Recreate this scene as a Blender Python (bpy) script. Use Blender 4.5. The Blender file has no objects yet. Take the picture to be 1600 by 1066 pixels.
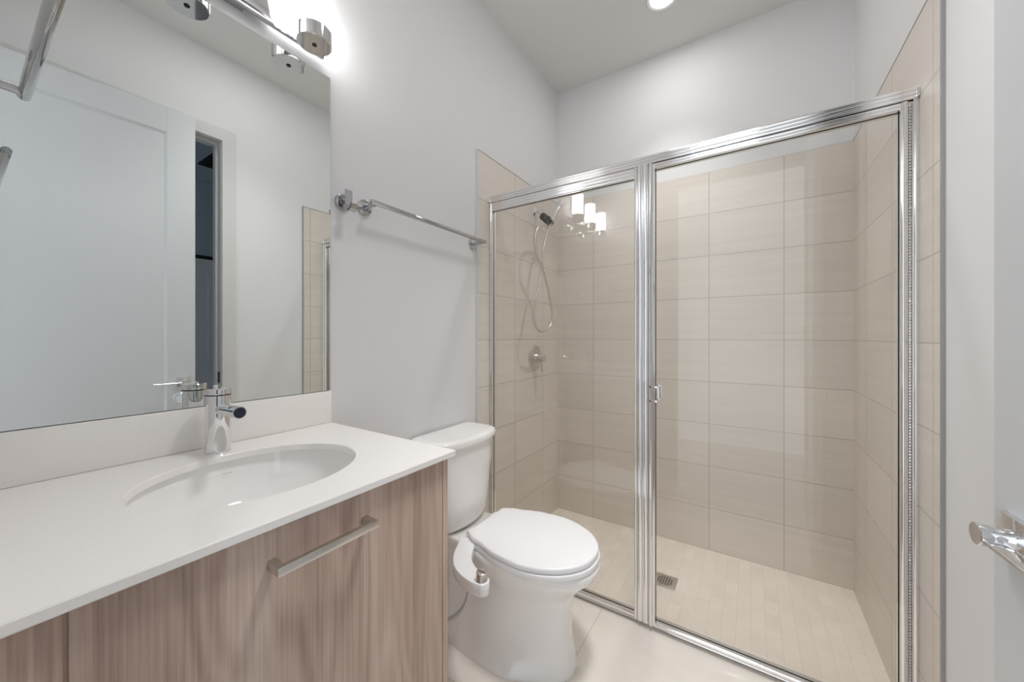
import bpy, bmesh, math, random
from mathutils import Vector, Matrix
R = math.radians
PI = math.pi
scn = bpy.context.scene
COL = scn.collection

# ---------------------------------------------------------------- camera, world, exposure
cam_d = bpy.data.cameras.new('camera')
cam_d.sensor_width = 36
cam_d.lens = 573.18 / 1600 * 36
cam_d.shift_y = -6.7 / 1600
cam_d.clip_start = 0.01
cam = bpy.data.objects.new('camera', cam_d)
cam.location = (1.1418, 0.0, 1.2032)
cam.rotation_euler = (R(90), 0, R(33.011))
COL.objects.link(cam)
scn.camera = cam

WORLD_STRENGTH = 0.30
SHADE_EMIT = 2.2
DOWN_EMIT = 13.5
DOWN_WATT = 0.54
FILL_EMIT = 2.4
FILL_WATT = 0.95
w = bpy.data.worlds.new('world')
w.use_nodes = True
w.node_tree.nodes['Background'].inputs[0].default_value = (0.88, 0.93, 1.0, 1)
w.node_tree.nodes['Background'].inputs[1].default_value = WORLD_STRENGTH
scn.world = w
scn.view_settings.view_transform = 'Standard'
scn.view_settings.look = 'None'
scn.view_settings.gamma = 1
scn.view_settings.exposure = 2.48
scn.view_settings.use_curve_mapping = False
scn.cycles.max_bounces = 14
scn.cycles.diffuse_bounces = 8
scn.cycles.glossy_bounces = 8
scn.cycles.transparent_max_bounces = 16
scn.cycles.use_denoising = True
scn.cycles.sample_clamp_indirect = 6

# dimensions
W = 1.5580      # room width
D = 2.3468      # shower back wall
H = 2.9093      # ceiling
ZT = 2.134      # top of the tiling
YL = 1.432      # tile edge, left wall
YR = 1.385      # tile edge, right wall
FZ = 0.03       # bathroom floor level (shower floor is at 0)
G = 1.54        # plane of the glass enclosure

# ---------------------------------------------------------------- materials
def lin(r, g, b):
    f = lambda c: (c / 255 / 12.92) if c / 255 <= 0.04045 else ((c / 255 + 0.055) / 1.055) ** 2.4
    return (f(r), f(g), f(b), 1)

def mat(name, col, rough=0.5, metal=0.0, spec=0.5, coat=0.0):
    m = bpy.data.materials.new(name); m.use_nodes = True
    b = m.node_tree.nodes['Principled BSDF']
    b.inputs['Base Color'].default_value = col
    b.inputs['Roughness'].default_value = rough
    b.inputs['Metallic'].default_value = metal
    b.inputs['Specular IOR Level'].default_value = spec
    b.inputs['Coat Weight'].default_value = coat
    b.inputs['Coat Roughness'].default_value = 0.05
    return m

def nodes(m):
    nt = m.node_tree
    return nt, nt.nodes['Principled BSDF'], (lambda t: nt.nodes.new(t)), nt.links.new

def noise_bump(m, scale, strength, dist=0.001):
    nt, b, N, L = nodes(m)
    tc = N('ShaderNodeTexCoord'); n = N('ShaderNodeTexNoise'); bp = N('ShaderNodeBump')
    n.inputs['Scale'].default_value = scale; n.inputs['Detail'].default_value = 4
    bp.inputs['Strength'].default_value = strength; bp.inputs['Distance'].default_value = dist
    L(tc.outputs['Object'], n.inputs['Vector']); L(n.outputs['Fac'], bp.inputs['Height']); L(bp.outputs['Normal'], b.inputs['Normal'])
    return m

def tile_mat(name, axes, off, bw, bh, mortar, c1, c2, cm, rough=0.35, streak=(1.5, 28), offset=0.0, bump=0.6, sdir=0, samt=0.5):
    """axes: which object axes run along / across the tile; off: origin of the grid"""
    m = mat(name, c1, rough)
    nt, b, N, L = nodes(m)
    tc = N('ShaderNodeTexCoord'); sp = N('ShaderNodeSeparateXYZ'); cb = N('ShaderNodeCombineXYZ')
    L(tc.outputs['Object'], sp.inputs[0])
    for i in (0, 1):
        a = N('ShaderNodeMath'); a.operation = 'SUBTRACT'; a.inputs[1].default_value = off[i] - 20 * (bw, bh)[i]
        L(sp.outputs[axes[i]], a.inputs[0]); L(a.outputs[0], cb.inputs[i])
    br = N('ShaderNodeTexBrick')
    br.offset = offset; br.offset_frequency = 2; br.squash = 1; br.squash_frequency = 1
    br.inputs['Scale'].default_value = 1
    br.inputs['Brick Width'].default_value = bw; br.inputs['Row Height'].default_value = bh
    br.inputs['Mortar Size'].default_value = mortar; br.inputs['Mortar Smooth'].default_value = 0.3
    br.inputs['Bias'].default_value = 0
    br.inputs['Color1'].default_value = c1; br.inputs['Color2'].default_value = c2; br.inputs['Mortar'].default_value = cm
    L(cb.outputs[0], br.inputs['Vector'])
    # soft stone streaks
    mp = N('ShaderNodeMapping'); mp.inputs['Scale'].default_value = (streak[0], streak[1], 1) if sdir == 0 else (streak[1], streak[0], 1)
    nz = N('ShaderNodeTexNoise'); nz.inputs['Scale'].default_value = 1; nz.inputs['Detail'].default_value = 6; nz.inputs['Roughness'].default_value = .65
    nz.inputs['Distortion'].default_value = .6
    L(cb.outputs[0], mp.inputs['Vector']); L(mp.outputs[0], nz.inputs['Vector'])
    rmp = N('ShaderNodeMapRange'); rmp.inputs['From Min'].default_value = .3; rmp.inputs['From Max'].default_value = .7
    rmp.inputs['To Min'].default_value = 1 - .09 * samt; rmp.inputs['To Max'].default_value = 1 + .07 * samt
    L(nz.outputs['Fac'], rmp.inputs['Value'])
    mx = N('ShaderNodeVectorMath'); mx.operation = 'SCALE'
    L(br.outputs['Color'], mx.inputs[0]); L(rmp.outputs[0], mx.inputs['Scale']); L(mx.outputs[0], b.inputs['Base Color'])
    inv = N('ShaderNodeMath'); inv.operation = 'SUBTRACT'; inv.inputs[0].default_value = 1; L(br.outputs['Fac'], inv.inputs[1])
    bp = N('ShaderNodeBump'); bp.inputs['Strength'].default_value = bump; bp.inputs['Distance'].default_value = .002
    L(inv.outputs[0], bp.inputs['Height']); L(bp.outputs['Normal'], b.inputs['Normal'])
    return m

M = {}
M['wall'] = noise_bump(mat('white_wall_paint', lin(224, 224, 225), 0.6, spec=.3), 220, .08)
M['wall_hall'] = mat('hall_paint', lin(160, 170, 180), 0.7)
M['ceiling'] = noise_bump(mat('ceiling_paint', lin(219, 219, 217), 0.8, spec=.2), 160, .08)
M['trim'] = mat('white_trim_paint', lin(212, 212, 211), 0.35)
M['door'] = mat('white_door_paint', lin(202, 204, 206), 0.35)
TC1, TC2, TCM = lin(222, 214, 205), lin(216, 208, 198), lin(190, 181, 170)
M['tile_left'] = tile_mat('stone_tile_left', (1, 2), (D - .23, 0), .34, .2371, .0022, TC1, TC2, TCM)
M['tile_back'] = tile_mat('stone_tile_back', (0, 2), (.267, 0), .34, .2371, .0022, TC1, TC2, TCM)
M['tile_right'] = tile_mat('stone_tile_right', (1, 2), (D - .23, 0), .34, .2371, .0022, TC1, TC2, TCM)
M['tile_floor'] = tile_mat('floor_tile', (0, 1), (.605, 1.548), .61, .61, .002, lin(238, 231, 223), lin(235, 228, 219), lin(212, 202, 190), rough=.22, streak=(3, 5), samt=.5, bump=.3)
M['tile_mosaic'] = tile_mat('mosaic_tile', (1, 0), (.0, 0), .102, .052, .0013, lin(234, 226, 215), lin(228, 219, 207), lin(221, 212, 200), rough=.5, streak=(8, 8), offset=.5, bump=.35)
M['quartz'] = mat('white_quartz', lin(244, 241, 238), 0.18)
def quartz_speck(m):
    nt, b, N, L = nodes(m)
    tc = N('ShaderNodeTexCoord'); n = N('ShaderNodeTexNoise'); cr = N('ShaderNodeValToRGB')
    n.inputs['Scale'].default_value = 260; n.inputs['Detail'].default_value = 3
    cr.color_ramp.elements[0].position = .30; cr.color_ramp.elements[0].color = lin(240, 237, 234)
    cr.color_ramp.elements[1].position = .42; cr.color_ramp.elements[1].color = lin(244, 241, 238)
    L(tc.outputs['Object'], n.inputs['Vector']); L(n.outputs['Fac'], cr.inputs[0]); L(cr.outputs[0], b.inputs['Base Color'])
quartz_speck(M['quartz'])
M['porcelain'] = mat('white_porcelain', lin(246, 245, 243), 0.08, spec=.5, coat=.3)
M['plastic'] = mat('white_plastic', lin(246, 246, 248), 0.22)
M['chrome'] = mat('chrome', (0.80, 0.80, 0.81, 1), 0.05, 1.0)
M['chrome_dim_refl'] = mat('chrome_dim_reflection', (0.50, 0.50, 0.51, 1), 0.06, 1.0)  # same chrome, darkened in colour to stand for dim reflections
M['frame_chrome'] = mat('polished_aluminium', (0.86, 0.86, 0.86, 1), 0.10, 1.0)
M['nickel'] = mat('brushed_nickel', (0.66, 0.63, 0.59, 1), 0.28, 1.0)
M['steel'] = noise_bump(mat('braided_steel', (0.55, 0.55, 0.56, 1), 0.3, 1.0), 500, .5)
M['black'] = mat('black_rubber', (0.012, 0.012, 0.013, 1), 0.5)
M['dark_joint'] = mat('dark_joint', (0.03, 0.028, 0.026, 1), 0.7)
M['dark_metal'] = mat('dark_bronze_swivel', (0.05, 0.045, 0.04, 1), 0.3, .6)
M['mirror_edge'] = mat('mirror_edge', (0.05, 0.06, 0.055, 1), 0.3)
M['mark'] = mat('grey_mark', lin(190, 190, 190), 0.4)
M['trim_metal'] = mat('tile_trim_metal', (0.36, 0.36, 0.36, 1), 0.4, .3)
M['vent_dark'] = mat('vent_dark', (0.006, 0.006, 0.006, 1), 0.8)
mm = mat('mirror_silver', (0.80, 0.825, 0.81, 1), 0.0, 1.0); M['mirror'] = mm

def emis(name, col, s):
    m = bpy.data.materials.new(name); m.use_nodes = True
    nt = m.node_tree; nt.nodes.remove(nt.nodes['Principled BSDF'])
    e = nt.nodes.new('ShaderNodeEmission'); e.inputs[0].default_value = col; e.inputs[1].default_value = s
    nt.links.new(e.outputs[0], nt.nodes['Material Output'].inputs[0])
    return m
M['shade'] = emis('lit_frosted_glass', (1.0, 0.99, 0.98, 1), SHADE_EMIT)
M['downlight'] = emis('lit_downlight', (1.0, 0.985, 0.97, 1), DOWN_EMIT)

def glass():
    m = bpy.data.materials.new('clear_glass'); m.use_nodes = True
    nt = m.node_tree; nt.nodes.remove(nt.nodes['Principled BSDF'])
    N = nt.nodes.new; L = nt.links.new
    tr = N('ShaderNodeBsdfTransparent'); tr.inputs[0].default_value = (0.985, 0.988, 0.983, 1)
    gl = N('ShaderNodeBsdfGlossy'); gl.inputs['Roughness'].default_value = 0.0
    fr = N('ShaderNodeFresnel'); ge = N('ShaderNodeNewGeometry'); mr = N('ShaderNodeMapRange')
    mr.inputs['To Min'].default_value = 1.5; mr.inputs['To Max'].default_value = 1 / 1.5
    L(ge.outputs['Backfacing'], mr.inputs['Value']); L(mr.outputs[0], fr.inputs['IOR'])
    mx = N('ShaderNodeMixShader'); L(fr.outputs[0], mx.inputs[0]); L(tr.outputs[0], mx.inputs[1]); L(gl.outputs[0], mx.inputs[2])
    L(mx.outputs[0], nt.nodes['Material Output'].inputs[0])
    return m
M['glass'] = glass()

def wood():
    m = mat('wood_laminate', lin(140, 120, 108), 0.42, spec=.35)
    nt, b, N, L = nodes(m)
    tc = N('ShaderNodeTexCoord'); sp = N('ShaderNodeSeparateXYZ'); L(tc.outputs['Object'], sp.inputs[0])
    ad = N('ShaderNodeMath'); ad.operation = 'ADD'; L(sp.outputs[0], ad.inputs[0]); L(sp.outputs[1], ad.inputs[1])
    cb = N('ShaderNodeCombineXYZ'); L(ad.outputs[0], cb.inputs[0]); L(sp.outputs[2], cb.inputs[1])
    # broad boards of tone
    m1 = N('ShaderNodeMapping'); m1.inputs['Scale'].default_value = (9, .35, 1)
    n1 = N('ShaderNodeTexNoise'); n1.inputs['Scale'].default_value = 1; n1.inputs['Detail'].default_value = 3
    L(cb.outputs[0], m1.inputs[0]); L(m1.outputs[0], n1.inputs['Vector'])
    # fine vertical pores
    m2 = N('ShaderNodeMapping'); m2.inputs['Scale'].default_value = (190, 2.6, 1)
    n2 = N('ShaderNodeTexNoise'); n2.inputs['Scale'].default_value = 1; n2.inputs['Detail'].default_value = 5; n2.inputs['Roughness'].default_value = .6
    L(cb.outputs[0], m2.inputs[0]); L(m2.outputs[0], n2.inputs['Vector'])
    # cathedral figure: rings distorted by a slow noise
    m3 = N('ShaderNodeMapping'); m3.inputs['Scale'].default_value = (7, .9, 1)
    n3 = N('ShaderNodeTexNoise'); n3.inputs['Scale'].default_value = 1; n3.inputs['Detail'].default_value = 1.5; n3.inputs['Distortion'].default_value = .25
    L(cb.outputs[0], m3.inputs[0]); L(m3.outputs[0], n3.inputs['Vector'])
    ml = N('ShaderNodeMath'); ml.operation = 'MULTIPLY'; ml.inputs[1].default_value = 95; L(n3.outputs['Fac'], ml.inputs[0])
    sn = N('ShaderNodeMath'); sn.operation = 'SINE'; L(ml.outputs[0], sn.inputs[0])
    def mul(x, k):
        a = N('ShaderNodeMath'); a.operation = 'MULTIPLY'; a.inputs[1].default_value = k; L(x, a.inputs[0]); return a.outputs[0]
    def add(x, y):
        a = N('ShaderNodeMath'); a.operation = 'ADD'; L(x, a.inputs[0]); L(y, a.inputs[1]); return a.outputs[0]
    v = add(add(mul(n1.outputs['Fac'], .92), mul(n2.outputs['Fac'], .50)), mul(sn.outputs[0], .045))
    cr = N('ShaderNodeValToRGB'); L(v, cr.inputs[0])
    e = cr.color_ramp.elements
    e[0].position = .48; e[0].color = lin(146, 123, 110)
    e[1].position = .95; e[1].color = lin(212, 194, 181)
    k = cr.color_ramp.elements.new(.70); k.color = lin(186, 163, 149)
    L(cr.outputs[0], b.inputs['Base Color'])
    return m
M['wood'] = wood()

# ---------------------------------------------------------------- mesh helpers
def box(bm, x0, x1, y0, y1, z0, z1, bev=0.0, seg=2, mi=0):
    vs = [bm.verts.new((x, y, z)) for x in (x0, x1) for y in (y0, y1) for z in (z0, z1)]
    q = [(0, 1, 3, 2), (4, 6, 7, 5), (0, 4, 5, 1), (2, 3, 7, 6), (0, 2, 6, 4), (1, 5, 7, 3)]
    fs = [bm.faces.new([vs[i] for i in f]) for f in q]
    for f in fs: f.material_index = mi
    if bev > 0:
        es = list({e for f in fs for e in f.edges})
        bmesh.ops.bevel(bm, geom=es, offset=bev, segments=seg, affect='EDGES', profile=.5)
    return bm

def frame_of(d):
    d = Vector(d).normalized()
    up = Vector((0, 0, 1)) if abs(d.z) < .9 else Vector((1, 0, 0))
    a = d.cross(up).normalized(); b = d.cross(a).normalized()
    return a, b

def loft(bm, rings, cap0=True, cap1=True, mi=0):
    rr = [[bm.verts.new(p) for p in r] for r in rings]
    n = len(rr[0])
    for i in range(len(rr) - 1):
        for j in range(n):
            f = bm.faces.new((rr[i][j], rr[i][(j + 1) % n], rr[i + 1][(j + 1) % n], rr[i + 1][j])); f.material_index = mi
    if cap0: bm.faces.new(rr[0][::-1]).material_index = mi
    if cap1: bm.faces.new(rr[-1]).material_index = mi
    return rr

def lathe(bm, base, axis, prof, n=40, cap0=True, cap1=True, mi=0):
    """prof: list of (distance along axis, radius)"""
    base = Vector(base); d = Vector(axis).normalized(); a, b = frame_of(d)
    rings = [[base + d * h + (a * math.cos(2 * PI * k / n) + b * math.sin(2 * PI * k / n)) * max(r, 1e-5) for k in range(n)] for h, r in prof]
    return loft(bm, rings, cap0, cap1, mi)

def cyl(bm, p0, p1, r, n=32, bev=.0):
    p0, p1 = Vector(p0), Vector(p1); L = (p1 - p0).length
    if bev: prof = [(0, r - bev), (bev * .3, r - bev * .3), (bev, r), (L - bev, r), (L - bev * .3, r - bev * .3), (L, r - bev)]
    else: prof = [(0, r), (L, r)]
    lathe(bm, p0, p1 - p0, prof, n)

def smooth_path(pts, sub=8):
    pts = [Vector(p) for p in pts]; out = []
    for i in range(len(pts) - 1):
        p0 = pts[max(i - 1, 0)]; p1 = pts[i]; p2 = pts[i + 1]; p3 = pts[min(i + 2, len(pts) - 1)]
        for k in range(sub):
            t = k / sub
            out.append(.5 * ((2 * p1) + (p2 - p0) * t + (2 * p0 - 5 * p1 + 4 * p2 - p3) * t * t + (3 * p1 - p0 - 3 * p2 + p3) * t ** 3))
    out.append(pts[-1]); return out

def tube(bm, pts, r, n=14, smooth=0):
    if smooth: pts = smooth_path(pts, smooth)
    pts = [Vector(p) for p in pts]
    rad = r if callable(r) else (lambda t: r)
    prev = None; rings = []
    for i, p in enumerate(pts):
        d = (pts[min(i + 1, len(pts) - 1)] - pts[max(i - 1, 0)]).normalized()
        if prev is None: a, b = frame_of(d)
        else:
            a = (prev - d * prev.dot(d)).normalized(); b = d.cross(a)
        prev = a
        rr = rad(i / (len(pts) - 1))
        rings.append([p + (a * math.cos(2 * PI * k / n) + b * math.sin(2 * PI * k / n)) * rr for k in range(n)])
    loft(bm, rings)

def extrude(bm, prof, axis, a0, a1):
    """closed profile (list of 2d points) swept along axis 0/1/2 from a0 to a1; 2d coords fill the other two axes in order"""
    def P(p, t):
        if axis == 0: return (t, p[0], p[1])
        if axis == 1: return (p[0], t, p[1])
        return (p[0], p[1], t)
    loft(bm, [[P(p, a0) for p in prof], [P(p, a1) for p in prof]])

def link(name, bm, material, parent=None, off=None, smooth=True, ang=26):
    bmesh.ops.recalc_face_normals(bm, faces=bm.faces)
    if off is not None: bmesh.ops.translate(bm, verts=bm.verts, vec=-Vector(off))
    me = bpy.data.meshes.new(name); bm.to_mesh(me); bm.free()
    for m in (material if isinstance(material, (list, tuple)) else [material]): me.materials.append(m)
    if smooth:
        me.polygons.foreach_set('use_smooth', [True] * len(me.polygons))
        me.set_sharp_from_angle(angle=R(ang))
    o = bpy.data.objects.new(name, me); COL.objects.link(o)
    if parent: o.parent = parent
    return o

def thing(name, label, cat, loc, group=None):
    o = bpy.data.objects.new(name, None); o.empty_display_size = .05
    o.location = loc; COL.objects.link(o)
    o['label'] = label; o['category'] = cat
    if group: o['group'] = group
    return o

def part(name, bm, material, root, label=None, parent=None, **k):
    o = link(name, bm, material, parent or root, off=root.location, **k)
    if label: o['label'] = label
    return o

def tag(o, label, cat, group=None):
    o['label'] = label; o['category'] = cat
    if group: o['group'] = group
    return o

def struct(name, bm, material, label=None, parent=None, **k):
    o = link(name, bm, material, parent, smooth=k.pop('smooth', False), **k)
    if parent is None: o['kind'] = 'structure'
    if label: o['label'] = label
    return o
NB = bmesh.new

# ---------------------------------------------------------------- room shell
T = .12
YH0, YH1, ZH = .14, .901, 2.385            # doorway in the right wall
XD0, XD1 = .655, 1.452                     # entrance doorway in the front wall
b = NB(); box(b, -T, 0, -T, D + T, -.1, H); struct('wall_left', b, M['wall'])
b = NB(); box(b, 0, W, D, D + T, -.1, H); struct('wall_back', b, M['wall'])
b = NB(); box(b, W, W + T, YH1 + .018, D + T, -.1, H); box(b, W, W + T, -T, YH0 - .018, -.1, H); box(b, W, W + T, YH0 - .018, YH1 + .018, ZH + .018, H)
struct('wall_right', b, M['wall'])
b = NB(); box(b, 0, XD0 - .02, -T, 0, -.1, H); box(b, XD1 + .02, W, -T, 0, -.1, H); box(b, XD0 - .02, XD1 + .02, -T, 0, ZH + .02, H)
struct('wall_front', b, M['wall'])
b = NB(); box(b, -T, W + T, -1.5, D + T, H, H + .1); struct('ceiling', b, M['ceiling'])
b = NB(); box(b, -T, W + T, -1.5, G + .04, -.06, FZ); struct('floor', b, M['tile_floor'])
b = NB(); box(b, 0, W, G + .04, D, -.06, 0); struct('floor_shower', b, M['tile_mosaic'])
# tiling of the shower
t = .006
b = NB(); box(b, 0, t, YL + .004, D, 0, ZT); struct('wall_shower_left', b, M['tile_left'])
b = NB(); box(b, t, W - t, D - t, D, 0, ZT); struct('wall_shower_back', b, M['tile_back'])
b = NB(); box(b, W - t, W, YR + .004, D, 0, ZT); struct('wall_shower_right', b, M['tile_right'])
b = NB(); box(b, 0, t + .002, YL - .004, YL + .004, FZ, ZT + .002, .0008); struct('trim_1', b, M['trim'])
b = NB(); box(b, W - t - .002, W, YR - .004, YR + .004, FZ, ZT + .002, .0008); struct('trim_2', b, M['trim_metal'])
b = NB(); box(b, 0, t + .001, YL + .004, D - t, ZT, ZT + .003); struct('trim_3', b, M['trim_metal'])
b = NB(); box(b, W - t - .001, W, YR + .004, D - t, ZT, ZT + .003); struct('trim_4', b, M['trim_metal'])
# baseboards
b = NB(); box(b, 0, .013, .66, YL - .006, FZ, FZ + .13, .003); struct('baseboard_left', b, M['trim'])
b = NB(); box(b, W - .013, W, YH1 + .078, YR - .006, FZ, FZ + .13, .003); struct('baseboard_right', b, M['trim'])

# doorway in the right wall: jamb, stop, casing, strike plate
b = NB()
box(b, W - .002, W + T, YH1, YH1 + .018, FZ, ZH + .018); box(b, W - .002, W + T, YH0 - .018, YH0, FZ, ZH + .018); box(b, W - .002, W + T, YH0, YH1, ZH, ZH + .018)
box(b, W + .045, W + .08, YH1 - .011, YH1, FZ, ZH - .011); box(b, W + .045, W + .08, YH0, YH0 + .011, FZ, ZH - .011); box(b, W + .045, W + .08, YH0, YH1, ZH - .011, ZH)
jamb = struct('door_1', b, M['trim'])
b = NB()
for y0, y1 in ((YH1 + .004, YH1 + .076), (YH0 - .076, YH0 - .004)):
    box(b, W - .014, W, y0, y1, FZ, ZH + .004)
box(b, W - .014, W, YH0 - .076, YH1 + .076, ZH + .004, ZH + .076)
struct('casing', b, M['trim'], parent=jamb)
b = NB(); box(b, W + .012, W + .040, YH1 - .0015, YH1, .925, .99, .0006); struct('strike_plate', b, M['black'], 'black strike plate', parent=jamb)
# entrance doorway around the camera
b = NB()
box(b, XD0 - .02, XD0, -T, 0, FZ, ZH + .02); box(b, XD1, XD1 + .02, -T, 0, FZ, ZH + .02); box(b, XD0, XD1, -T, 0, ZH, ZH + .02)
entry = struct('door_2', b, M['trim'])

# hall beyond the right doorway
HX1, HY0, HY1, HH = 3.9, -1.2, 2.3, 2.9
b = NB(); box(b, W + T, HX1, HY0, HY1, -.06, FZ); struct('floor_hall', b, M['tile_floor'])
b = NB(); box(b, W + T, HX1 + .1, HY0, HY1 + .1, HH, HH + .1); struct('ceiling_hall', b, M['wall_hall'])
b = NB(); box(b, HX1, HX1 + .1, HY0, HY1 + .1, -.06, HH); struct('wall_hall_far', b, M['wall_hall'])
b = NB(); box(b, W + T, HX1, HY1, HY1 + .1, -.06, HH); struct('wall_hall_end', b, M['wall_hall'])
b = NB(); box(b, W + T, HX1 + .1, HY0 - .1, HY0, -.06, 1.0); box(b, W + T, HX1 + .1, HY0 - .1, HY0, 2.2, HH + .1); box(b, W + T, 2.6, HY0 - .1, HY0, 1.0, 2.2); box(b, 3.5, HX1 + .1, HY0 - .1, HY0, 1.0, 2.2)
struct('wall_hall_light_leak', b, M['wall_hall'])  # unseen wall; its opening is added to leak dim daylight into the hall
# far door of the hall with its dark head gap
b = NB(); box(b, HX1 - .03, HX1, 1.45, 2.1, FZ, 2.05, .003)
hd = struct('door_3', b, M['door'])
b = NB(); box(b, HX1 - .034, HX1 - .028, 1.56, 1.99, .95, 1.93, .002); box(b, HX1 - .034, HX1 - .028, 1.56, 1.99, .2, .82, .002); struct('door_panel', b, M['door'], parent=hd)
b = NB(); box(b, HX1 - .02, HX1, 1.45, 2.1, 2.055, 2.09); struct('door_gap', b, M['vent_dark'], 'dark gap above the hall door', parent=hd)

r = thing('ceiling_vent', 'dark square ceiling vent in the unlit hall, seen in the mirror through the doorway', 'ceiling vent', (3.22, 1.38, HH))
b = NB(); box(b, 2.98, 3.40, 1.33, 1.60, HH - .012, HH, .004); part('frame', b, M['vent_dark'], r)
b = NB()
for k in range(10): box(b, 3.0, 3.38, 1.345 + k * .025, 1.353 + k * .025, HH - .018, HH - .011)
part('grille', b, M['vent_dark'], r)

# ---------------------------------------------------------------- open bathroom door (leaf), hinged beside the camera
DA = math.atan2(1.447 - 1.405, .757)        # angle off the wall direction
DW, DT, DZ1 = .757, .036, 2.392
door = thing('shaker_door', 'white single-panel door standing open along the right wall, chrome lever near its edge', 'door', (1.447, -.02, FZ))
def dl(bm):                                  # door-local (u along leaf, v outwards to the room, z) -> world
    # local x = outward (towards the room, -X world), y = along leaf
    c, s = math.cos(DA), math.sin(DA)
    for v in bm.verts:
        x, y, z = v.co
        wx = -x * c - y * s
        wy = -x * s + y * c
        v.co = (wx, wy, z)
    return bm
def dpart(name, bm, m, parent=None, label=None):
    o = link(name, dl(bm), m, parent or door, smooth=name not in ('stile_frame', 'panel'))
    if label: o['label'] = label
    return o
z0, z1 = .01, DZ1 - FZ
st = .115
b = NB()
box(b, -DT, 0, 0, st, z0, z1, .0015); box(b, -DT, 0, DW - st, DW, z0, z1, .0015)
box(b, -DT, 0, st, DW - st, z1 - .125, z1, .0015); box(b, -DT, 0, st, DW - st, z0, z0 + .2, .0015)
dpart('stile_frame', b, M['door'])
b = NB(); box(b, -DT + .009, -.009, st - .004, DW - st + .004, z0 + .196, z1 - .121)
# sloped sticking around the panel
ya, yb, za, zb = st, DW - st, z0 + .2, z1 - .125
for (p, q) in (((ya, za), (ya + .009, za + .009)),):
    outer = [(ya, za), (yb, za), (yb, zb), (ya, zb)]; inner = [(ya + .01, za + .01), (yb - .01, za + .01), (yb - .01, zb - .01), (ya + .01, zb - .01)]
    ov = [b.verts.new((-.001, y, z)) for y, z in outer]; iv = [b.verts.new((-.009, y, z)) for y, z in inner]
    for k in range(4): b.faces.new((ov[k], ov[(k + 1) % 4], iv[(k + 1) % 4], iv[k]))
dpart('panel', b, M['door'])
hz, hy = .964 - FZ, .685 + .02
lever = None
b = NB(); box(b, 0, .009, hy - .026, hy + .026, hz - .026, hz + .026, .001)
ros = dpart('handle_rosette', b, M['chrome'], label='square chrome handle rose')
b = NB(); lathe(b, (.008, hy, hz), (1, 0, 0), [(0, .0115), (.012, .0105), (.017, .0115), (.024, .0135), (.028, .0135), (.029, .0125)], 28)
dpart('handle_neck', b, M['chrome'], parent=ros)
b = NB(); rings = []
for k in range(13):
    tt = k / 12; y = hy + .009 - .130 * tt; h = .0034 - .0006 * tt; wd = .0105 - .0025 * tt
    rings.append([(.0260 + wd * math.copysign(abs(math.cos(a)) ** .5, math.cos(a)), y, hz - .004 + h * math.copysign(abs(math.sin(a)) ** .5, math.sin(a))) for a in [2 * PI * j / 24 for j in range(24)]])
loft(b, rings); dpart('lever', b, M['chrome'], parent=ros)
b = NB(); box(b, -DT + .006, -.006, DW, DW + .0015, hz - .055, hz + .055, .0004)
dpart('latch_plate', b, M['chrome'], label='latch plate on the door edge')
for zz in (.25, 1.2, 2.1):
    b = NB(); cyl(b, (.002, -.004, zz - .045), (.002, -.004, zz + .045), .0065, 16); dpart('hinge', b, M['nickel'])

# ---------------------------------------------------------------- vanity cabinet
VY1 = .655
van = thing('vanity_cabinet', 'wood-grain laminate vanity cabinet with flat door under the white counter', 'cabinet', (.27, .33, FZ))
b = NB()
box(b, .002, .532, VY1 - .016, VY1, FZ + .0, .9145, .0006)               # end panel
box(b, .002, .514, .002, VY1 - .016, FZ + .10, FZ + .118)
box(b, .002, .02, .002, VY1 - .016, FZ + .118, .76)
box(b, .46, .478, .002, VY1 - .016, FZ, FZ + .10)
part('body', b, M['wood'], van)
b = NB(); box(b, .515, .532, .004, .0665, FZ + .10, .912, .0008); box(b, .505, .5285, .05, .09, FZ + .12, .91); part('filler_panel', b, M['wood'], van)
b = NB(); box(b, .515, .532, .0705, VY1 - .0185, FZ + .10, .912, .0008); cdoor = part('door', b, M['wood'], van)
b = NB()
box(b, .557, .567, .262, .434, .852, .865, .0006)
box(b, .5325, .557, .262, .274, .852, .865, .0006); box(b, .533, .557, .422, .434, .852, .865, .0006)
part('handle', b, M['nickel'], van, 'square brushed nickel bar handle', parent=cdoor)

# counter with an elliptical cut-out
CX1, CY1, CZ = .545, .669, .93
EX, EY, EA, EB = .29, .35, .165, .192
ct = thing('countertop', 'white quartz vanity countertop with an oval sink cut-out', 'countertop', (.27, .33, .915))
b = NB()
n = 96
angs = [2 * PI * k / n for k in range(n)]
x0, x1, y0, y1 = .001, CX1, .001, CY1
import bisect
corner_angles = sorted(math.atan2(yy - EY, xx - EX) % (2 * PI) for xx in (x0, x1) for yy in (y0, y1))
for ca in corner_angles:
    i = min(range(n), key=lambda k: abs(angs[k] - ca)); angs[i] = ca
def rect_pt(a, ins=0):
    dx, dy = math.cos(a), math.sin(a); ts = []
    if dx > 1e-9: ts.append((x1 - ins - EX) / dx)
    if dx < -1e-9: ts.append((x0 - EX) / dx)
    if dy > 1e-9: ts.append((y1 - ins - EY) / dy)
    if dy < -1e-9: ts.append((y0 - EY) / dy)
    s = min(ts); return (EX + dx * s, EY + dy * s)
def ell_pt(a, g=0):
    A, B = EA + g, EB + g
    s = 1 / math.sqrt((math.cos(a) / A) ** 2 + (math.sin(a) / B) ** 2)
    return (EX + math.cos(a) * s, EY + math.sin(a) * s)
c = .002; CB = .9150
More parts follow.
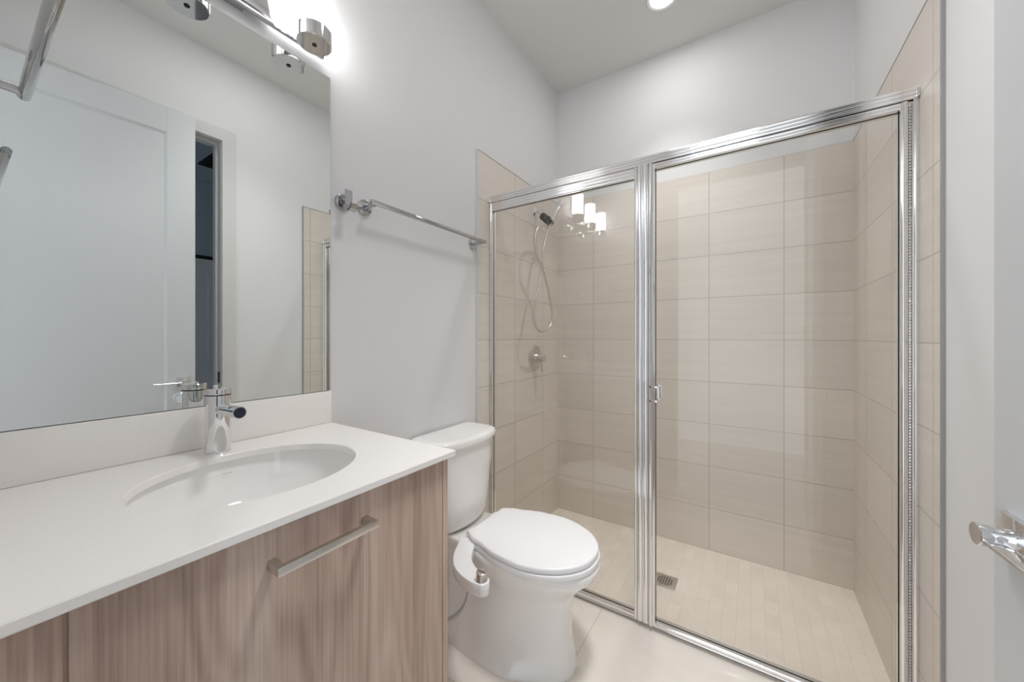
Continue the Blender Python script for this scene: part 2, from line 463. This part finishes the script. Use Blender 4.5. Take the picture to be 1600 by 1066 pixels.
rings = [[(*ell_pt(a), CB) for a in angs], [(*ell_pt(a), CZ - c) for a in angs], [(*ell_pt(a, c), CZ) for a in angs],
         [(*rect_pt(a, c), CZ) for a in angs], [(*rect_pt(a), CZ - c) for a in angs], [(*rect_pt(a), CB + c) for a in angs], [(*rect_pt(a, c), CB) for a in angs]]
rr = [[b.verts.new(p) for p in r_] for r_ in rings]
for i in range(len(rr)):
    q, s_ = rr[i], rr[(i + 1) % len(rr)]
    for j in range(n): b.faces.new((q[j], q[(j + 1) % n], s_[(j + 1) % n], s_[j]))
part('slab', b, M['quartz'], ct, ang=20)

b = NB(); box(b, .0005, .02, .001, CY1, .9305, 1.030, .0012)
tag(link('backsplash', b, M['quartz']), 'low pale quartz backsplash strip between counter and mirror', 'backsplash')

# undermount sink
sk = thing('undermount_sink', 'white oval undermount ceramic sink below the counter cut-out', 'sink', (EX, EY, .775))
b = NB()
def er(z, f, g=.012): return [(EX + (EA + g) * f * math.cos(a), EY + (EB + g) * f * math.sin(a), z + .0145) for a in [2 * PI * k / 72 for k in range(72)]]
inner = [(.900, 1.0), (.885, .985), (.865, .955), (.84, .91), (.815, .84), (.795, .73), (.782, .56), (.775, .35), (.772, .11)]
outer = [(.762, .11), (.765, .37), (.772, .60), (.786, .79), (.808, .90), (.84, .98), (.885, 1.06), (.900, 1.08)]
loft(b, [er(z, f) for z, f in outer + inner], cap0=False, cap1=False)
# join the rim and leave the drain hole
part('basin', b, M['porcelain'], sk, ang=60)
b = NB(); lathe(b, (EX, EY, .7770), (0, 0, 1), [(0, .022), (.012, .024), (.0125, .020), (.0115, .002)], 32); part('drain', b, M['chrome'], sk)
b = NB(); 
bm_y = EY
box(b, .1245, .1253, .343, .363, .8860, .8873)
part('maker_mark', b, M['mark'], sk, 'small grey printed mark')

# faucet
fc = thing('faucet', 'chrome cylindrical single-hole faucet with short round spout on the counter', 'faucet', (.082, .35, CZ))
fx, fy = .082, .35
b = NB(); lathe(b, (fx, fy, CZ), (0, 0, 1), [(0, .0245), (.002, .0255), (.004, .0245), (.1348, .0245), (.1350, .0225)], 48); part('body', b, M['chrome'], fc)
b = NB(); lathe(b, (fx, fy, CZ + .1365), (0, 0, 1), [(.0011, .0225), (.0012, .0247), (.0018, .0248), (.0135, .0248), (.0155, .0235), (.0160, .001)], 48); cap = part('handle_cap', b, M['chrome'], fc)
b = NB(); lathe(b, (fx, fy, CZ + .1350), (0, 0, 1), [(0, .0240), (.0004, .0249), (.0022, .0249), (.0026, .0240)], 48); part('joint_ring', b, M['dark_joint'], fc, 'thin dark joint under the cap')
b = NB(); box(b, fx - .018, fx - .010, fy - .0045, fy + .0045, CZ + .150, CZ + .1575, .0015); part('lever_tip', b, M['chrome'], fc, parent=cap)
b = NB(); lathe(b, (fx + .015, fy, 1.0325), (1, 0, .035), [(0, .0125), (.082, .0125), (.084, .0135), (.104, .0135), (.105, .0125)], 36); sp = part('spout', b, M['chrome'], fc)
b = NB(); lathe(b, (fx + .015, fy, 1.0325), (1, 0, .035), [(.1048, .0115), (.1056, .0105), (.1058, .0005)], 32); part('spout_cap', b, mat('dark_blue_cap', (.02, .025, .05, 1), .2), fc, 'dark round end face', parent=sp)

# mirror
b = NB(); box(b, .001, .006, .002, .672, 1.0315, 2.037)
for f in b.faces:
    if f.normal.x > .5 or f.calc_center_median().x > .0055: f.material_index = 1
tag(link('wall_mirror', b, [M['mirror_edge'], M['mirror']], smooth=False), 'large frameless rectangular wall mirror above the vanity backsplash', 'mirror')

# ---------------------------------------------------------------- vanity light above the mirror
vl = thing('vanity_light', 'chrome three-light vanity bar with lit white glass cylinders above the mirror', 'wall light', (0, .334, 2.09))
b = NB(); box(b, .0005, .028, .168, .500, 2.088, 2.19, .002); part('backplate', b, M['chrome'], vl)
b = NB(); box(b, .016, .028, .025, .640, 2.070, 2.084, .001); box(b, .0005, .017, .24, .43, 2.072, 2.087, .001); part('bar', b, M['chrome_dim_refl'], vl)
for yy in (.087, .334, .581):
    b = NB(); box(b, .027, .036, yy - .008, yy + .008, 2.071, 2.083, .001); part('arm', b, M['chrome'], vl)
    b = NB(); lathe(b, (.080, yy, 2.051), (0, 0, 1), [(0, .0005), (0, .005), (0, .020), (0, .044), (.002, .046), (.04, .046), (.041, .045), (.041, .001)], 48)
    cup = part('socket_cup', b, M['chrome'], vl)
    b = NB(); lathe(b, (.080, yy, 2.0505), (0, 0, -1), [(0, .0065), (.0015, .006), (.002, .001)], 20); part('hole_shade_disc', b, M['dark_metal'], vl, parent=cup)  # dark disc paints in the shade of the hole under the cup
    b = NB(); lathe(b, (.080, yy, 2.0925), (0, 0, 1), [(0, .001), (0, .041), (.004, .042), (.150, .042), (.153, .0405), (.153, .001)], 48)
    part('glass_shade', b, M['shade'], vl, 'lit white glass cylinder shade', parent=cup)

# ---------------------------------------------------------------- robe hook and towel bars
def rosette(bm, base, axis, r=.028, th=.009):
    lathe(bm, base, axis, [(0, r), (th * .6, r), (th * .9, r - .0015), (th, r - .004), (th, .001)], 40)
hk = thing('robe_hook', 'small round chrome robe hook on the wall between mirror and towel bar', 'hook', (0, .717, 1.650))
b = NB(); rosette(b, (.0002, .717, 1.650), (1, 0, 0), .027); part('rosette', b, M['chrome_dim_refl'], hk)
b = NB(); cyl(b, (.008, .717, 1.650), (.040, .717, 1.650), .0075, 20); part('post', b, M['chrome_dim_refl'], hk)
b = NB()
pts = smooth_path([(.038, 1.684), (.038, 1.66), (.038, 1.635), (.043, 1.620), (.054, 1.614), (.064, 1.620), (.067, 1.634)], 5)
rings = []
P2 = [(v[0], v[1]) for v in pts]
for i, (x, z) in enumerate(P2):
    xa, za = P2[max(i - 1, 0)]; xb, zb = P2[min(i + 1, len(P2) - 1)]
    dx, dz = xb - xa, zb - za; l = math.hypot(dx, dz); nx, nz = dz / l, -dx / l
    wd = .012; th = .0022
    rings.append([(x + nx * th, .717 - wd, z + nz * th), (x + nx * th, .717 + wd, z + nz * th), (x - nx * th, .717 + wd, z - nz * th), (x - nx * th, .717 - wd, z - nz * th)])
loft(b, rings); part('hook_blade', b, M['chrome_dim_refl'], hk)

tb = thing('towel_bar', 'long chrome towel bar on the grey-white wall above the toilet tank', 'towel bar', (0, 1.10, 1.660))
for yy in (.800, 1.402):
    b = NB(); rosette(b, (.0002, yy, 1.657), (1, 0, 0)); ro = part('rosette', b, M['chrome_dim_refl'], tb)
    b = NB(); cyl(b, (.008, yy, 1.657), (.060, yy, 1.660), .009, 24); part('post', b, M['chrome_dim_refl'], tb, parent=ro)
b = NB(); cyl(b, (.064, .781, 1.662), (.064, 1.424, 1.662), .0085, 28, .001); part('bar', b, M['chrome_dim_refl'], tb)

tb = thing('towel_bar', 'short chrome towel bar at top left corner beside the mirror, over the counter', 'towel bar', (.30, 0, 1.60))
for xx in (.180, .50):
    b = NB(); rosette(b, (xx, .0002, 1.59), (0, 1, 0), .026); ro = part('rosette', b, M['chrome_dim_refl'], tb)
    b = NB(); cyl(b, (xx, .008, 1.59), (xx, .065, 1.59), .0068, 24); part('post', b, M['chrome_dim_refl'], tb, parent=ro)
b = NB(); cyl(b, (.162, .0668, 1.59), (.525, .0668, 1.59), .0076, 28, .001); part('bar', b, M['chrome_dim_refl'], tb)

# ---------------------------------------------------------------- toilet
TY = 1.20
to = thing('toilet', 'white two-piece toilet with closed lid and side bidet control, between vanity and shower', 'toilet', (.36, TY, FZ))
def lerp(tab, s):
    for (a, va), (c_, vc) in zip(tab, tab[1:]):
        if s <= c_:
            u = (s - a) / (c_ - a); u = u * u * (3 - 2 * u); return va + (vc - va) * u
    return tab[-1][1]
def outline(z, xb, xf, wt, eb=.3, ef=.8, n=72, dx=0):
    pts = []
    for k in range(n):
        th = 2 * PI * k / n
        s = (1 - math.cos(th)) / 2
        e = eb + (ef - eb) * min(1, max(0, (s - .25) / .35))
        sn = math.sin(th)
        y = lerp(wt, s) * math.copysign(abs(sn) ** e, sn) if abs(sn) > 1e-9 else 0
        pts.append((xb + (xf - xb) * s, TY + y, z))
    return pts
def WT(b_, m, f_): return [(0, b_), (.25, b_), (.55, m), (.75, f_), (1, f_)]
def WB(b_, f_): return [(0, b_), (.42, b_ * .97), (.70, f_), (1, f_)]
b = NB()
rings = [
    outline(FZ + .000, .100, .628, [(0, .168), (.60, .166), (.85, .140), (1, .13)]),
    outline(FZ + .010, .099, .629, [(0, .168), (.60, .166), (.85, .140), (1, .13)]),
    outline(FZ + .030, .100, .620, [(0, .163), (.54, .158), (.80, .130), (1, .125)]),
    outline(FZ + .10, .100, .607, WB(.148, .114)),
    outline(FZ + .18, .100, .605, WB(.136, .112)),
    outline(FZ + .24, .095, .612, WB(.125, .122)),
    outline(FZ + .28, .080, .630, WB(.118, .140)),
    outline(FZ + .315, .060, .662, WT(.118, .152, .158)),
    outline(FZ + .335, .052, .683, WT(.120, .162, .168)),
    outline(FZ + .352, .045, .700, WT(.125, .168, .172)),
    outline(FZ + .368, .035, .708, WT(.130, .173, .178)),
    outline(FZ + .380, .033, .708, WT(.130, .173, .178)),
    outline(FZ + .386, .037, .703, WT(.126, .169, .174)),
]
loft(b, rings); part('bowl', b, M['porcelain'], to, ang=60)

def slab(zs, xb, xf, wt, inset, eb, ef=.86):
    b = NB(); z0, z1 = zs; r_ = inset
    rs = []
    for z, i in ((z0, r_ * .8), (z0 + r_ * .3, r_ * .2), (z0 + r_, 0), (z1 - r_, 0), (z1 - r_ * .5, r_ * .15), (z1 - r_ * .15, r_ * .6), (z1, r_ * 1.6)):
        rs.append(outline(z, xb + i, xf - i, [(s, v - i) for s, v in wt], eb, ef))
    rs.append(outline(z1 + .0008, xb + .05, xf - .06, [(s, v - .05) for s, v in wt], eb, ef))
    loft(b, rs); return b
LW = [(0, .130), (.12, .148), (.38, .180), (.6, .186), (.8, .182), (1, .17)]
part('seat', slab((FZ + .390, FZ + .408), .238, .706, LW, .004, .06), M['plastic'], to, ang=60)
part('lid', slab((FZ + .411, FZ + .431), .236, .701, LW, .006, .06), M['plastic'], to, ang=60)
for s in (-1, 1):
    b = NB(); cyl(b, (.222, TY + s * .075 - .02, FZ + .405), (.222, TY + s * .075 + .02, FZ + .405), .012, 20, .003); part('hinge', b, M['plastic'], to)

TYT = 1.184
def tank_ring(z, xb, xf, hw, bow, n=16, rad=.03):
    # bowed-front rounded rectangle
    pts = []
    def fx_(y): return xf - bow * (abs(y) / hw) ** 2.2
    ys = [hw - rad * .35 - (2 * hw - rad * .7) * k / n for k in range(n + 1)]
    pts += [(xb, TYT - hw + rad * .3), (xb + rad * .3, TYT - hw)]
    xe = fx_(hw)
    for k in range(4): pts.append((xb + rad * .3 + (xe - rad - xb - rad * .3) * (k + 1) / 4, TYT - hw))
    for y in ys[::-1]: pts.append((fx_(y) - (rad * .35 if abs(y) > hw - rad * .4 else 0), TYT + y))
    for k in range(4): pts.append((xe - rad - (xe - rad - xb - rad * .3) * k / 4, TYT + hw))
    pts += [(xb + rad * .3, TYT + hw), (xb, TYT + hw - rad * .3)]
    return [(x, y, z) for x, y in pts]
b = NB()
loft(b, [tank_ring(z, .022, xf, hw * .885, bow, rad=rd) for z, xf, hw, bow, rd in (
    (FZ + .388, .150, .135, .03, .03), (FZ + .400, .172, .155, .035, .03), (FZ + .430, .184, .168, .038, .03), (FZ + .55, .192, .180, .040, .03), (FZ + .735, .200, .196, .042, .03))])
part('tank', b, M['porcelain'], to, ang=50)
b = NB()
loft(b, [tank_ring(z, .012, xf, hw * .915, bow, rad=.032) for z, xf, hw, bow in (
    (FZ + .7355, .206, .202, .046), (FZ + .738, .212, .208, .048), (FZ + .755, .214, .210, .048), (FZ + .762, .211, .207, .048), (FZ + .7665, .203, .199, .046), (FZ + .768, .185, .18, .04))])
part('tank_lid', b, M['porcelain'], to, ang=50)

# bidet attachment under the seat
ctr = smooth_path([(.238, 1.082, 0), (.262, 1.045, 0), (.292, .990, 0), (.326, .951, 0), (.368, .927, 0), (.414, .915, 0), (.437, .913, 0)], 5)
wds = lambda t: .030 + (.024 - .030) * t + .006 * math.sin(PI * t)
b = NB(); L_, R_ = [], []
for i, p in enumerate(ctr):
    d = (ctr[min(i + 1, len(ctr) - 1)] - ctr[max(i - 1, 0)]).normalized(); nn = Vector((-d.y, d.x, 0)); wv = wds(i / (len(ctr) - 1)) * .98
    L_.append(p + nn * wv); R_.append(p - nn * wv)
# rounded end
e = ctr[-1]; d = (ctr[-1] - ctr[-2]).normalized(); nn = Vector((-d.y, d.x, 0)); wv = wds(1) * .98
endp = [e + nn * wv * math.cos(a) + d * wv * math.sin(a) for a in [PI * k / 12 for k in range(1, 12)]]
ol = L_ + endp + R_[::-1]
cen = sum(ol, Vector()) / len(ol)
def insetp(o, k):
    out = []
    m_ = len(ol)
    for i in range(m_):
        dd = (ol[(i + 1) % m_] - ol[i - 1]).normalized(); nv = Vector((dd.y, -dd.x, 0))
        out.append(ol[i] + nv * k * (-1))
    return out
for sgn in (1,):
    test = insetp(0, .003)
    area = lambda P: abs(sum(P[i].x * P[(i + 1) % len(P)].y - P[(i + 1) % len(P)].x * P[i].y for i in range(len(P))))
    SG = 1 if area(test) < area(ol) else -1
zt_, zb_ = .440, .400
loft(b, [[(q.x, q.y, z) for q in insetp(0, SG * k)] for z, k in ((zb_, .003), (zb_ + .003, .0005), (zt_ - .004, 0), (zt_ - .001, .0015), (zt_, .004))])
box(b, .205, .262, TY - .125, TY + .12, FZ + .3865, FZ + .3895, .001)
bd = part('bidet_attachment', b, M['plastic'], to, 'white plastic bidet attachment with curved control arm', ang=40)
b = NB(); lathe(b, (.434, .914, .4405), (0, 0, 1), [(0, .0195), (.003, .0180), (.024, .0175), (.026, .015), (.026, .001)], 32)
box(b, .418, .450, .912, .916, .4655, .4700, .001)
part('control_knob', b, M['nickel'], to, 'brushed metal control knob', parent=bd)
b = NB(); tube(b, [(.362, .938, .402), (.360, .944, .375), (.352, .950, .345), (.335, .95, .298), (.300, .95, .252), (.255, .95, .215), (.18, .94, .18), (.10, .92, .17), (.02, .88, .18)], .0072, 14, smooth=8)
part('supply_hose', b, M['steel'], to, 'braided steel hose', parent=bd)

# ---------------------------------------------------------------- shower enclosure
en = thing('shower_enclosure', 'polished chrome framed glass shower enclosure with fixed panel and hinged door', 'shower enclosure', (W / 2, G, FZ))
def fluted(u0, u1, v0, v1, ribs, depth=.004, flip=False):
    """profile: u across the visible face, v0 = back, v1 = visible face; ribs = list of (ua, ub) convex ribs"""
    pts = [(u0, v0)]
    pts.append((u0, v1))
    for ua, ub in ribs:
        for k in range(9):
            a = PI * k / 8
            pts.append(((ua + ub) / 2 - (ub - ua) / 2 * math.cos(a), v1 + (depth if v1 > v0 else -depth) * math.sin(a)))
    pts.append((u1, v1)); pts.append((u1, v0))
    return pts
YF = 1.533    # face towards the bathroom
YB = 1.567
# header: profile in (y,z)
def prof_yz(z0, z1, yb, yf, ribs, depth):
    return [(v, u) for u, v in fluted(z0, z1, yb, yf, ribs, depth)]
b = NB(); extrude(b, prof_yz(1.896, 1.931, YB, YF, [(1.8965, 1.9055), (1.908, 1.919), (1.9205, 1.9305)], .004), 0, .0075, W - .0075); hdr = part('header_rail', b, M['frame_chrome'], en)
b = NB(); box(b, W - .013, W - .0065, YF - .009, YF - .0005, 1.898, 1.924, .001); part('end_bracket', b, M['frame_chrome'], en)
b = NB(); box(b, .0065, .013, YF - .009, YF - .0005, 1.898, 1.924, .001); part('end_bracket', b, M['frame_chrome'], en)
# bottom track
b = NB(); extrude(b, prof_yz(FZ + .0005, FZ + .024, YB + .008, YF + .017, [(FZ + .003, FZ + .011), (FZ + .013, FZ + .023)], .005), 0, .0075, W - .0075); part('bottom_track', b, M['frame_chrome'], en)
# wall jambs
def prof_xy(x0, x1, yb, yf, ribs, depth): return fluted(x0, x1, yb, yf, ribs, depth)
b = NB(); extrude(b, prof_xy(.0065, .016, YB, YF + .004, [(.007, .0155)], .003), 2, FZ + .0245, 1.8955); part('wall_jamb', b, M['frame_chrome'], en)
b = NB(); extrude(b, prof_xy(W - .0175, W - .0065, YB, YF, [(W - .0165, W - .0075)], .003), 2, FZ + .0245, 1.8955); part('wall_jamb', b, M['frame_chrome'], en)
# centre post
b = NB(); extrude(b, prof_xy(.756, .799, YB, YF, [(.7565, .7765), (.7785, .7985)], .010), 2, FZ + .0245, 1.8955); part('centre_post', b, M['frame_chrome'], en)
# fixed panel
fp0, fp1 = .0175, .7555
zb0, zt0 = FZ + .0245, 1.894
b = NB()
extrude(b, prof_xy(fp1 - .013, fp1, YB - .004, YF + .002, [(fp1 - .0125, fp1 - .0005)], .007), 2, zb0, zt0)
extrude(b, prof_xy(fp0, fp0 + .007, YB - .004, YF + .002, [], .003), 2, zb0, zt0)
extrude(b, prof_yz(zt0 - .042, zt0, YB - .004, YF + .002, [(zt0 - .041, zt0 - .028), (zt0 - .026, zt0 - .014), (zt0 - .012, zt0 - .001)], .003), 0, fp0 + .007, fp1 - .013)
extrude(b, prof_yz(zb0, zb0 + .018, YB - .004, YF + .002, [(zb0 + .002, zb0 + .016)], .003), 0, fp0 + .007, fp1 - .013)
part('fixed_panel_frame', b, M['frame_chrome'], en)
b = NB(); box(b, fp0 + .006, fp1 - .012, 1.548, 1.552, zb0 + .017, zt0 - .041); part('fixed_glass', b, M['glass'], en, 'clear fixed glass pane', smooth=False)
b = NB()
for (x0_, x1_, za_, zb_2) in ((fp0 + .007, fp1 - .013, zt0 - .0435, zt0 - .042), (fp0 + .007, fp0 + .0085, zb0 + .018, zt0 - .042), (fp0 + .007, fp1 - .013, zb0 + .018, zb0 + .0195)):
    box(b, x0_, x1_, 1.5455, 1.5478, za_, zb_2)
part('glazing_seal', b, M['black'], en, 'thin dark glazing seal')
# door
d0, d1 = .801, W - .019
zd0, zd1 = FZ + .022, 1.892
b = NB()
extrude(b, prof_xy(d0, d0 + .023, YB - .002, YF - .002, [(d0 + .001, d0 + .015)], .010), 2, zd0, zd1)
extrude(b, prof_xy(d1 - .026, d1 - .010, YB - .002, YF - .002, [(d1 - .025, d1 - .011)], .004), 2, zd0, zd1)
extrude(b, prof_yz(zd1 - .021, zd1, YB - .002, YF - .002, [(zd1 - .0205, zd1 - .012), (zd1 - .010, zd1 - .001)], .004), 0, d0 + .023, d1 - .026)
extrude(b, prof_yz(zd0, zd0 + .018, YB - .002, YF - .002, [(zd0 + .001, zd0 + .017)], .004), 0, d0 + .023, d1 - .026)
dfr = part('door_frame', b, M['frame_chrome'], en)
b = NB(); box(b, d0 + .022, d1 - .025, 1.548, 1.552, zd0 + .017, zd1 - .020); part('door_glass', b, M['glass'], en, 'clear door glass pane', smooth=False)
b = NB()
for (x0_, x1_, za_, zb_2) in ((d0 + .023, d1 - .026, zd1 - .0225, zd1 - .021), (d0 + .023, d0 + .0245, zd0 + .018, zd1 - .021), (d0 + .023, d1 - .026, zd0 + .018, zd0 + .0195), (d1 - .0275, d1 - .026, zd0 + .018, zd1 - .021)):
    box(b, x0_, x1_, 1.5455, 1.5478, za_, zb_2)
part('door_seal', b, M['black'], en, 'thin dark glazing seal')
# continuous knuckled hinge
b = NB()
zz = zd0
while zz < zd1 - .01:
    lathe(b, (d1 - .0055, YF + .001, zz), (0, 0, 1), [(0, .0034), (.0012, .0044), (.0062, .0044), (.0074, .0034)], 10)
    zz += .0088
part('piano_hinge', b, M['steel'], en, 'knuckled continuous hinge')
b = NB(); box(b, d1 - .011, d1 + .002, YF + .004, YB - .004, zd0, zd1); part('hinge_leaf', b, M['nickel'], en)
# gap seals between header and door
b = NB(); box(b, d0, d1, YF + .004, YB - .006, zd1, 1.8945); part('head_gap', b, M['black'], en)
# pull handles, one each side of the door
for s, yy in ((-1, YF - .004), (1, YB + .002)):
    b = NB()
    ya, yb = (yy - .012, yy - .008) if s < 0 else (yy + .006, yy + .010)
    y_in = (yy, yb) if s < 0 else (yy - .003, ya)
    for z in (.944, 1.000):
        box(b, d0 + .004, d0 + .010, min(ya, yy) if s < 0 else yy - .004, max(yb, yy) if s < 0 else yb, z, z + .008, .001)
        box(b, d0 + .004, d0 + .040, ya, yb, z, z + .008, .001)
    box(b, d0 + .034, d0 + .040, ya - .004, yb + .004, .944, 1.008, .001)
    part('pull_handle', b, M['chrome'], en)

# ---------------------------------------------------------------- shower fittings
sh = thing('hand_shower', 'chrome hand shower with looped hose on wall arm inside the shower', 'hand shower', (0, 2.02, 1.98))
SY = 2.01
b = NB(); lathe(b, (t + .0002, SY, 1.985), (1, 0, 0), [(0, .031), (.004, .030), (.010, .022), (.014, .013), (.014, .001)], 36); part('flange', b, M['chrome'], sh)
b = NB(); tube(b, [(.018, SY, 1.985), (.032, SY, 1.984), (.046, SY, 1.973), (.058, SY, 1.955), (.064, SY, 1.946)], .0095, 18, smooth=6); part('arm', b, M['chrome'], sh)
b = NB()
A0 = Vector((.056, SY, 1.956)); AX = Vector((.75, 0, -.66)).normalized()
lathe(b, A0, AX, [(0, .010), (.003, .021), (.020, .024), (.026, .019), (.036, .019), (.039, .025), (.056, .025), (.062, .018), (.072, .018), (.075, .022), (.090, .022), (.093, .008)], 28)
br = part('swivel_bracket', b, M['dark_metal'], sh, 'dark swivel bracket')
B0 = A0 + AX * .080
b = NB(); HD = Vector((.62, .0, .78)).normalized()
lathe(b, B0 - HD * .045, HD, [(0, .009), (.01, .0125), (.06, .0135), (.13, .012), (.17, .014), (.18, .010)], 24); part('hand_piece', b, M['chrome'], sh)
b = NB(); HC = B0 + HD * .155
lathe(b, HC + Vector((-.02, 0, .016)), Vector((.78, 0, -.62)), [(0, .012), (.010, .034), (.018, .046), (.030, .048), (.033, .046), (.033, .001)], 36); part('spray_head', b, M['chrome'], sh)
b = NB()
HX = .10
hose = [(.106, 2.0, 1.885), (HX, 1.935, 1.862), (HX, 1.878, 1.838), (HX, 1.846, 1.772), (HX, 1.857, 1.690), (HX, 1.920, 1.615), (HX, 1.884, 1.489), (HX, 1.833, 1.373), (HX, 1.826, 1.307), (HX, 1.863, 1.255), (HX, 1.941, 1.233), (HX, 2.024, 1.258), (HX, 2.064, 1.321), (HX, 2.040, 1.427), (HX, 1.974, 1.557), (HX + .003, 1.930, 1.638), (HX + .006, 1.945, 1.744), (HX + .012, 1.985, 1.85), (HX + .02, 2.008, 1.895)]
tube(b, hose, .0065, 14, smooth=8); part('hose', b, M['nickel'], sh, 'flexible metal shower hose')

vv = thing('shower_valve', 'round nickel shower valve plate with lever below the hose loop', 'shower valve', (0, 2.012, 1.072))
b = NB(); lathe(b, (t + .0002, 2.012, 1.072), (1, 0, 0), [(0, .078), (.003, .078), (.006, .075), (.008, .066), (.008, .001)], 56); part('escutcheon', b, M['nickel'], vv)
b = NB(); lathe(b, (t + .008, 2.012, 1.072), (1, 0, 0), [(0, .024), (.02, .024), (.021, .020), (.060, .020), (.062, .018), (.062, .001)], 36); st_ = part('stem', b, M['nickel'], vv)
b = NB(); box(b, .052, .062, 2.005, 2.019, .985, 1.085, .004); part('lever', b, M['nickel'], vv, parent=st_)

dr = thing('shower_drain', 'square metal drain with dark holes in the shower floor', 'drain', (.79, 1.922, 0))
b = NB(); box(b, .738, .842, 1.871, 1.974, .0004, .004, .001); part('grate', b, M['nickel'], dr)
b = NB()
for i in range(6):
    for j in range(6):
        x = .79 + (i - 2.5) * .0115; y = 1.922 + (j - 2.5) * .0115
        if math.hypot(x - .79, y - 1.922) < .036: cyl(b, (x, y, .0042), (x, y, .0046), .0038, 10)
part('drain_holes', b, M['black'], dr, 'ring of small dark holes')

# ceiling lights: recessed one over the shower; unseen flush one added as fill
for kind, lx, ly, rr_, em, wt, sprd, lab in (
        ('downlight', .770, 1.958, .057, M['downlight'], DOWN_WATT, 78, 'round lit recessed downlight in the ceiling above the shower'),
        ('added_fill_light', 1.0, .98, .17, emis('added_fill_diffuser', (1.0, .99, .98, 1), FILL_EMIT), FILL_WATT, 80, 'unseen round white flush light added as fill above the open floor before the vanity')):
    dn = thing(kind, lab, 'ceiling light', (lx, ly, H))
    b = NB(); lathe(b, (lx, ly, H - .0002), (0, 0, -1), [(0, rr_ + .023), (.003, rr_ + .023), (.006, rr_ + .015), (.004, rr_ + .001), (.001, rr_ + .001)], 48, cap0=False, cap1=False); part('trim_ring', b, M['trim'], dn)
    b = NB(); lathe(b, (lx, ly, H - .0005), (0, 0, -1), [(0, rr_), (.003, rr_ - .001), (.0035, .001)], 48); part('lens', b, em, dn, 'glowing white lens')
    al = bpy.data.lights.new('lamp_beam', 'AREA'); al.shape = 'DISK'; al.size = rr_ * 1.95; al.energy = wt; al.spread = R(sprd); al.color = (1.0, .99, .98)
    lo = bpy.data.objects.new('lamp_beam', al); lo.location = (0, 0, -.006); lo.parent = dn; COL.objects.link(lo)
